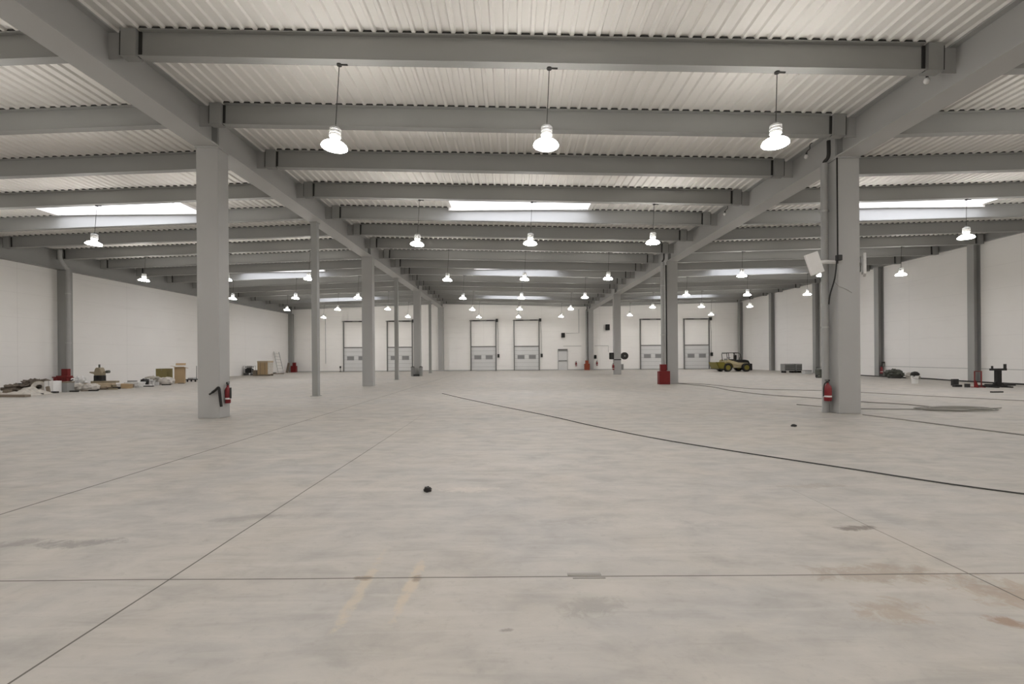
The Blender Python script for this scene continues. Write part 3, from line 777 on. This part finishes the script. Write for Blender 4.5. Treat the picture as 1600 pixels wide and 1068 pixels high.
MB().lathe([(.26,.31),(.262,.325),(.12,.325),(.10,.30),(.10,-.3)], n=24, M=M).build('end_face', M_film, t)
t = thing('carton', 'white box standing among the clutter by the left wall', 'box', (-21.24, 21.05, 0))
MB().bx(-.21,.21,-.2,.2,0,.54).build('box', M_white, t, bev=.008); MB().bx(-.03,.03,-.203,.203,.30,.545).build('tape', M_lgrey, t)
t = thing('carton', 'grey-brown box just right of the white box by the left wall', 'box', (-20.98, 21.45, 0))
MB().bx(-.14,.17,-.18,.18,0,.46).build('box', M_grey, t, bev=.01); MB().bx(-.15,.18,-.19,.19,.43,.49).build('lid', M_woodd, t, bev=.006)
simple('sack', MB().lump((-21.15,22.15,0),(.62,.5,.36),11,.2), M_film, 'pale greenish sack in front of the left red guard', 'sack')
simple('sack', MB().lump((-20.62,22.3,0),(.55,.5,.36),12,.2), M_sack, 'pale sack to the right of the greenish sack before the red guard', 'sack')
simple('plank', MB().box((-22.9,23.2,.62),(.95,.10,.05),(0,.02,.1)).bx(-23.3,-23.2,23.1,23.2,0,.60).bx(-22.6,-22.5,23.2,23.3,0,.60), M_red, 'red-brown trestle in front of the left red guard', 'trestle')
simple('film_heap', MB().lump((-21.98,23.1,0),(.50,.5,.66),14,.45), M_white, 'heap of white film left of the khaki machine', 'heap')
simple('pipe', MB().tube([(-22.6,22.6,.04),(-22.3,22.6,.30),(-21.95,22.75,.52)], .03, 8, False), M_black, 'black pipe leaning against the white film heap', 'pipe')
simple('hose_coil', MB().tube([(-21.7+.16*math.cos(a*.7), 22.45+.14*math.sin(a*.7), .03+.006*a) for a in range(30)], .025, 6), M_black, 'black coil on the floor before the white film heap', 'hose')
t = thing('pallet', 'wooden pallet under the khaki machine by the left wall', 'pallet', (-20.98, 23.1, 0), (0,0,.05))
for yy in (-.35, 0, .35): MB().bx(-.62,.62,yy-.05,yy+.05,0,.10).build('runner', M_woodd, t)
for k in range(6): MB().bx(-.62+.21*k+.01,-.62+.21*k+.17,-.42,.42,.10,.125).build('deck_board', M_wood, t)
for k, (l, y, z) in enumerate(((1.35,-.25,.125),(1.25,.05,.125),(1.3,-.1,.225),(1.15,.12,.325))):
    simple('plank', MB().box((-20.95+.06*k,23.1+y,z+.048),(l,.26,.096),(0,0,.05+.03*k)), M_wood if k % 2 == 0 else M_khaki, 'timber plank stacked on the pallet below the khaki machine, %s of the stack' % ['front bottom','rear bottom','second from top','topmost'][k], 'plank', 'planks on the pallet', .006)
t = thing('compressor', 'khaki machine with side arms and black base on a plank stack, left wall', 'machine', (-21.02, 23.2, .425))
MB().bx(-.20,.20,-.14,.14,.0,.04).build('base_plate', M_dark, t)
for sx in (-.13,.13): MB().bx(sx-.075,sx+.075,-.13,.13,.04,.26).build('leg', M_black, t, bev=.01)
MB().bx(-.20,.20,-.13,.13,.24,.28).build('saddle', M_black, t)
MB().prism([(-.20,.28),(.20,.28),(.21,.40),(.14,.60),(.10,.68),(-.10,.68),(-.15,.60),(-.21,.40)], -.13, .13).build('housing', M_khaki, t, bev=.03)
MB().cyl((-.02,0,.68),(-.02,0,.84),.04,12).build('top_knob', M_green, t)
MB().cyl((-.19,0,.40),(-.50,0,.44),.075,12,.035).build('side_arm', M_khaki, t)
MB().cyl((.19,0,.44),(.36,0,.46),.03,10).build('side_arm', M_khaki, t); MB().cyl((.34,0,.46),(.48,0,.47),.075,14).build('arm_cap', M_green, t)
simple('carton', MB().box((-20.12,23.75,.12),(.42,.3,.24),(0,.1,.4)), M_card, 'flattened tan box at the right end of the plank stack', 'box', None, .01)
simple('offcut', MB().box((-20.3,23.35,.05),(.3,.12,.10),(0,0,.5)), M_black, 'short black offcut right of the plank stack', 'offcut')
simple('offcut', MB().box((-20.35,24.3,.09),(.2,.2,.18),(0,0,.2)), M_woodd, 'brown cube offcut between plank stack and white boards', 'offcut', None, .01)
for k in range(3): simple('board', MB().box((-20.66+.03*k,24.85,.06+.09*k),(.72,.6,.075),(0,0,.06*k)).box((-20.66+.03*k,24.85,.011+.09*k),(.5,.4,.03)), M_white, 'white board in the low stack left of the dark tub, %s' % ['bottom one','middle one','top one'][k], 'board', 'white boards in a stack', .006)
t = thing('tub', 'black tub right of the white boards by the left wall', 'tub', (-20.75, 25.7, 0))
MB().lathe([(0,0),(.17,0),(.2,.26),(.22,.27),(.19,.27),(.16,.03),(0,.03)], n=18).build('body', M_black, t)
MB().lump((0,0,.12),(.32,.32,.3),9,.4).build('contents', M_dark, t)
for k, (x, y, r, h_, lab) in enumerate(((-20.98,26.35,.12,.34,'first'),(-20.68,26.2,.10,.28,'second'),(-21.3,26.5,.14,.40,'third'))):
    t = thing('pot', 'pale pot right of the black tub by the left wall, %s' % ['middle one','nearest one','tallest one at the back'][k], 'pot', (x, y, 0), group='pale pots by the left wall')
    MB().lathe([(0,0),(r*.8,0),(r,h_),(r+.012,h_),(r+.012,h_-.03),(r*.97,h_-.02),(r*.76,.02),(0,.02)], n=16).build('body', M_white if k < 2 else M_lgrey, t)
    MB().lathe([(r+.013,h_-.06),(r+.02,h_-.06),(r+.02,h_-.02),(r+.013,h_-.02)], n=16).build('rim', M_lgrey, t)
simple('sack', MB().lump((-21.42,27.1,0),(.80,.6,.52),21,.22), M_sackg, 'grey filled sack left of the white sack by the cardboard boxes', 'sack')
simple('sack', MB().lump((-20.5,27.0,0),(.78,.55,.46),22,.22), M_sack, 'white filled sack in front of the cardboard boxes', 'sack')
def carton(label, loc, rot, d, mat, flaps=False):
    t = thing('cardboard_box', label, 'box', loc, (0,0,rot))
    th = .008; x, y, z = d[0]/2, d[1]/2, d[2]
    b = MB().bx(-x,x,-y,-y+th,0,z); b.bx(-x,x,y-th,y,0,z); b.bx(-x,-x+th,-y,y,0,z); b.bx(x-th,x,-y,y,0,z); b.bx(-x,x,-y,y,0,th)
    if not flaps: b.bx(-x,x,-y,y,z-th,z)
    b.build('box', mat, t)
    if flaps:
        MB().box((-x-.5*y*.9,0,z+.06),(y*.95,2*y,th),(0,.28,0)).build('flap', mat, t)
        MB().box((x+.5*y*.7,0,z-.05),(y*.75,2*y,th),(0,.35,0)).build('flap', mat, t)
        MB().box((0,-y-.4*y,z+.02),(2*x,y*.8,th),(-.1,0,0)).build('flap', mat, t)
        MB().box((0,y+.3*y,z+.18),(2*x,y*.8,th),(.8,0,0)).build('flap', mat, t)
    else:
        MB().bx(-.03,.03,-y-.002,y+.002,z-.12,z+.002).build('tape', M_khaki, t)
    return t
carton('olive cardboard box behind the white sack', (-21.86,28.6,0), .05, (.68,.5,.92), M_cardo)
carton('tall tan cardboard box with open flaps behind the white sack', (-20.87,28.6,0), .5, (.52,.46,1.0), M_card, True)
t = thing('flat_trolley', 'low dark flat trolley with an upright pole left of the nearest left column', 'trolley', (-21.16, 30.2, 0))
MB().bx(-.34,.34,-.25,.25,.12,.18).build('platform', M_dark, t, bev=.01)
for sx in (-.26,.26):
    for sy in (-.18,.18): MB().cyl((sx-.02,sy,.06),(sx+.02,sy,.06),.06,12).build('wheel', M_black, t)
MB().cyl((.22,0,.18),(.22,0,1.05),.018,8).build('pole', M_dark, t)
MB().box((-.08,0,.22),(.36,.3,.08)).build('load', M_lgrey, t)

# small debris along the left wall heap; black strips stand in for shade beneath
random.seed(3)
DEB = [
 (-21.35,20.45,.55,.10,.06,M_black,'long black strip standing in for shade in front of the grey-brown box'),
 (-20.15,21.9,.40,.10,.06,M_black,'black strip standing in for shade at the right end of the pale sack'),
 (-20.75,22.45,.75,.10,.06,M_black,'black strip standing in for shade along the front of the plank pallet'),
 (-20.05,25.1,.50,.10,.05,M_black,'black strip standing in for shade in front of the white board stack'),
 (-22.35,20.15,.22,.18,.20,M_woodd,'brown cube in front of the first brown rag heap'),
 (-21.75,22.2,.30,.24,.30,M_dark,'dark block behind the grey-brown box before the red guard'),
 (-22.0,20.35,.34,.10,.08,M_woodd,'dark timber piece lying in front of the first brown rag heap'),
 (-20.55,19.75,.30,.10,.07,M_dark,'short dark strip on the floor right of the crumpled pale sheets'),
 (-20.85,20.75,.30,.12,.08,M_dark,'short dark strip on the floor in front of the white box'),
 (-20.55,21.35,.42,.12,.07,M_dark,'dark strip on the floor between white box and greenish sack'),
 (-20.5,21.85,.30,.10,.06,M_woodd,'brown strip on the floor right in front of the pale sack'),
 (-21.75,20.75,.26,.18,.14,M_khaki,'khaki block on the floor in front of the insulation roll'),
 (-22.2,22.3,.40,.16,.22,M_grey,'grey block on the floor behind the greenish sack'),
 (-21.4,22.5,.26,.14,.10,M_film,'pale foam piece on the floor left of the plank pallet'),
 (-20.1,22.9,.40,.10,.07,M_khaki,'khaki batten on the floor in front of the flattened tan box'),
 (-19.98,24.3,.28,.14,.09,M_lgrey,'pale grey offcut right of the brown cube offcut'),
 (-20.35,25.4,.36,.16,.10,M_white,'white offcut on the floor in front of the black tub'),
 (-20.3,26.0,.18,.16,.20,M_lgrey,'pale grey cube in front of the pale pots'),
 (-21.7,26.0,.5,.10,.30,M_grey,'grey panel piece standing left behind the pale pots'),
 (-20.1,26.45,.45,.10,.06,M_dark,'dark strip on the floor in front of the white sack'),
 (-20.35,28.0,.35,.10,.05,M_woodd,'brown strip on the floor in front of the tall tan box'),
 (-21.9,24.6,.45,.25,.30,M_khaki,'khaki block behind the plank stack at its right'),
]
for (x, y, w_, d_, h_, mt, lab) in DEB:
    simple('offcut', MB().box((x, y, h_/2), (w_, d_, h_), (0, 0, random.uniform(-.4, .4))), mt, lab, 'offcut', None, .008)
# farther cluster
t = thing('generator', 'black generator in a grey frame by the far left wall', 'generator', (-23.65, 41.0, 0))
MB().bx(-.30,.26,-.22,.22,.22,.60).build('engine', M_black, t, bev=.06); MB().cyl((-.02,-.26,.52),(-.02,.2,.52),.17,16).build('alternator', M_black, t)
f = MB()
for sy in (-.3,.3): f.tube([(-.38,sy,.06),(-.38,sy,.84),(.38,sy,.84),(.38,sy,.06),(-.38,sy,.06)], .02, 8, False)
f.build('frame', M_grey, t)
MB().bx(-.30,.30,-.2,.2,.70,.80).build('fuel_tank', M_grey, t, bev=.02)
for sx in (-.3,.3): MB().bx(sx-.06,sx+.06,-.3,.3,0,.20).build('foot', M_dark, t)
t = thing('pallet', 'dark pallet under the strapped cardboard load by the far left wall', 'pallet', (-21.6, 39.75, 0))
for yy in (-.42,0,.42): MB().bx(-.55,.5,yy-.05,yy+.05,0,.10).build('runner', M_woodd, t)
for k in range(5): MB().bx(-.55+.21*k,-.55+.21*k+.18,-.47,.47,.10,.13).build('deck_board', M_woodd, t)
t = thing('cardboard_box', 'large brown cardboard load with pale wrapped side on the far pallet', 'box', (-21.55, 39.75, .132))
MB().bx(-.45,.44,-.45,.45,0,1.14).build('box', M_card, t, bev=.012); MB().bx(.44,.455,-.44,.44,.02,1.13).build('side_wrap', M_film, t)
MB().bx(-.46,.46,-.462,.462,1.02,1.16).build('lid', M_wood, t); 
for sx in (-.2,.2): MB().bx(sx-.012,sx+.012,-.466,-.45,.0,1.02).build('strap', M_woodd, t)
simple('carton', MB().box((-22.35,39.6,.25),(.32,.3,.5),(0,0,.2)), M_woodd, 'small brown box between generator and the strapped cardboard load', 'box', None, .01)
t = thing('ladder', 'pale ladder leaning on the left wall near the far corner', 'ladder', (0,0,0))
r0, r1 = ((-23.42,45.6,0),(-24.07,46.0,2.2)), ((-23.2,46.25,0),(-23.95,46.75,2.15))
for a, b_ in (r0, r1): MB().tube([a, b_], .03, 8, False).build('rail', M_galv, t)
for k in range(7):
    q = (k+.6)/7.2
    p0 = Vector(r0[0]).lerp(Vector(r0[1]), q); p1 = Vector(r1[0]).lerp(Vector(r1[1]), q)
    MB().tube([p0, p1], .016, 6, False).build('rung', M_galv, t)
simple('offcut', MB().box((-23.6,45.0,.06),(.5,.25,.12),(0,0,.3)), M_dark, 'dark block on the floor at the foot of the pale ladder', 'offcut', None, .01)
simple('offcut', MB().box((-22.6,43.9,.045),(1.1,.12,.09),(0,0,.7)), M_woodd, 'long brown timber on the floor in front of the pale ladder', 'offcut', None, .006)
simple('board', MB().box((-23.45,47.6,.52),(.22,.06,1.05),(0,.22,0)), M_woodd, 'brown board leaning between ladder and the corner guard', 'board')
t = thing('extinguisher_stand', 'small dark stand left of the leftmost sectional door', 'stand', (-18.62, 49.35, 0))
MB().lathe([(0,0),(.14,0),(.14,.03),(.03,.05),(.025,.62),(0,.62)], n=14).build('pole', M_dark, t); MB().bx(-.07,.07,-.05,.05,.40,.62).build('head', M_dark, t)

# ------------------------------------------------------------------ on the floor
simple('floor_cable', MB().tube([(7.6,3.35,.010),(5.45,4.78,.010),(4.29,6.05,.010),(2.72,8.0,.010),(1.72,9.75,.010),(.93,11.4,.010),(-.6,14.2,.010),(-1.9,16.7,.010),(-2.9,18.8,.010)], .0085, 6), M_cable, 'long thin dark cable curving across the floor to the right edge', 'cable')
simple('floor_cable', MB().tube([(8.62,11.2,.012),(8.82,10.4,.012),(9.0,9.5,.012),(9.28,8.3,.012),(9.6,7.0,.012)], .013, 6), M_cableg, 'grey cable on the floor from the nearest right column to the right edge', 'cable')
simple('floor_cable', MB().tube([(8.86,24.2,.015),(9.4,21.5,.015),(9.2,19.0,.015),(9.5,16.9,.015),(10.2,15.8,.015),(10.9,14.2,.015),(11.5,13.5,.015),(11.7,12.6,.015),(11.4,12.2,.015)], .016, 6), M_cableg, 'grey cable on the floor from second right column to the cable coil', 'cable')
simple('floor_cable', MB().tube([(8.9,24.6,.012),(9.9,23.5,.012),(10.6,20.0,.012),(12.9,18.6,.012),(14.5,16.2,.012),(16.3,13.6,.012)], .014, 6), M_cableg, 'faint grey cable on the floor passing behind the nearest right column', 'cable')
simple('floor_cable', MB().tube([(8.5,13.6,.012),(8.9,12.9,.012),(9.4,12.45,.012),(10.1,12.3,.012),(11.0,12.2,.012)], .015, 6), M_cableg, 'short grey cable on the floor running from nearest right column into the coil', 'cable')
pts = []
for a in range(0, 76):
    q = a*.5
    pts.append((11.75+(.85+.18*math.sin(a*.37))*math.cos(q)+.25*math.sin(a*.11), 12.05+(.30+.08*math.cos(a*.29))*math.sin(q), .014+.0007*a))
simple('cable_coil', MB().tube(pts, .014, 5, True, 3), M_cableg, 'loose coil of grey cable on the floor right of the nearest right column', 'cable')
simple('clod', MB().lump((-.955,5.09,0),(.085,.07,.055),31,.35,14,8), M_black, 'small black lump on the floor ahead of the camera', 'lump')
simple('clod', MB().lump((5.87,9.5,0),(.10,.07,.05),32,.4,12,8), M_dark, 'small dark lump on the floor left of the nearest right column', 'lump')
simple('clod', MB().lump((-12.1,9.75,0),(.10,.08,.04),33,.4,12,8), M_dark, 'small dark lump on the floor at left before the columns', 'lump')
simple('floor_drain', MB().bx(.37,.60,3.115,3.145,0,.004).bx(.40,.62,3.07,3.08,0,.004), M_cableg, 'small grey metal strip set in the floor joint ahead of the camera', 'strip')
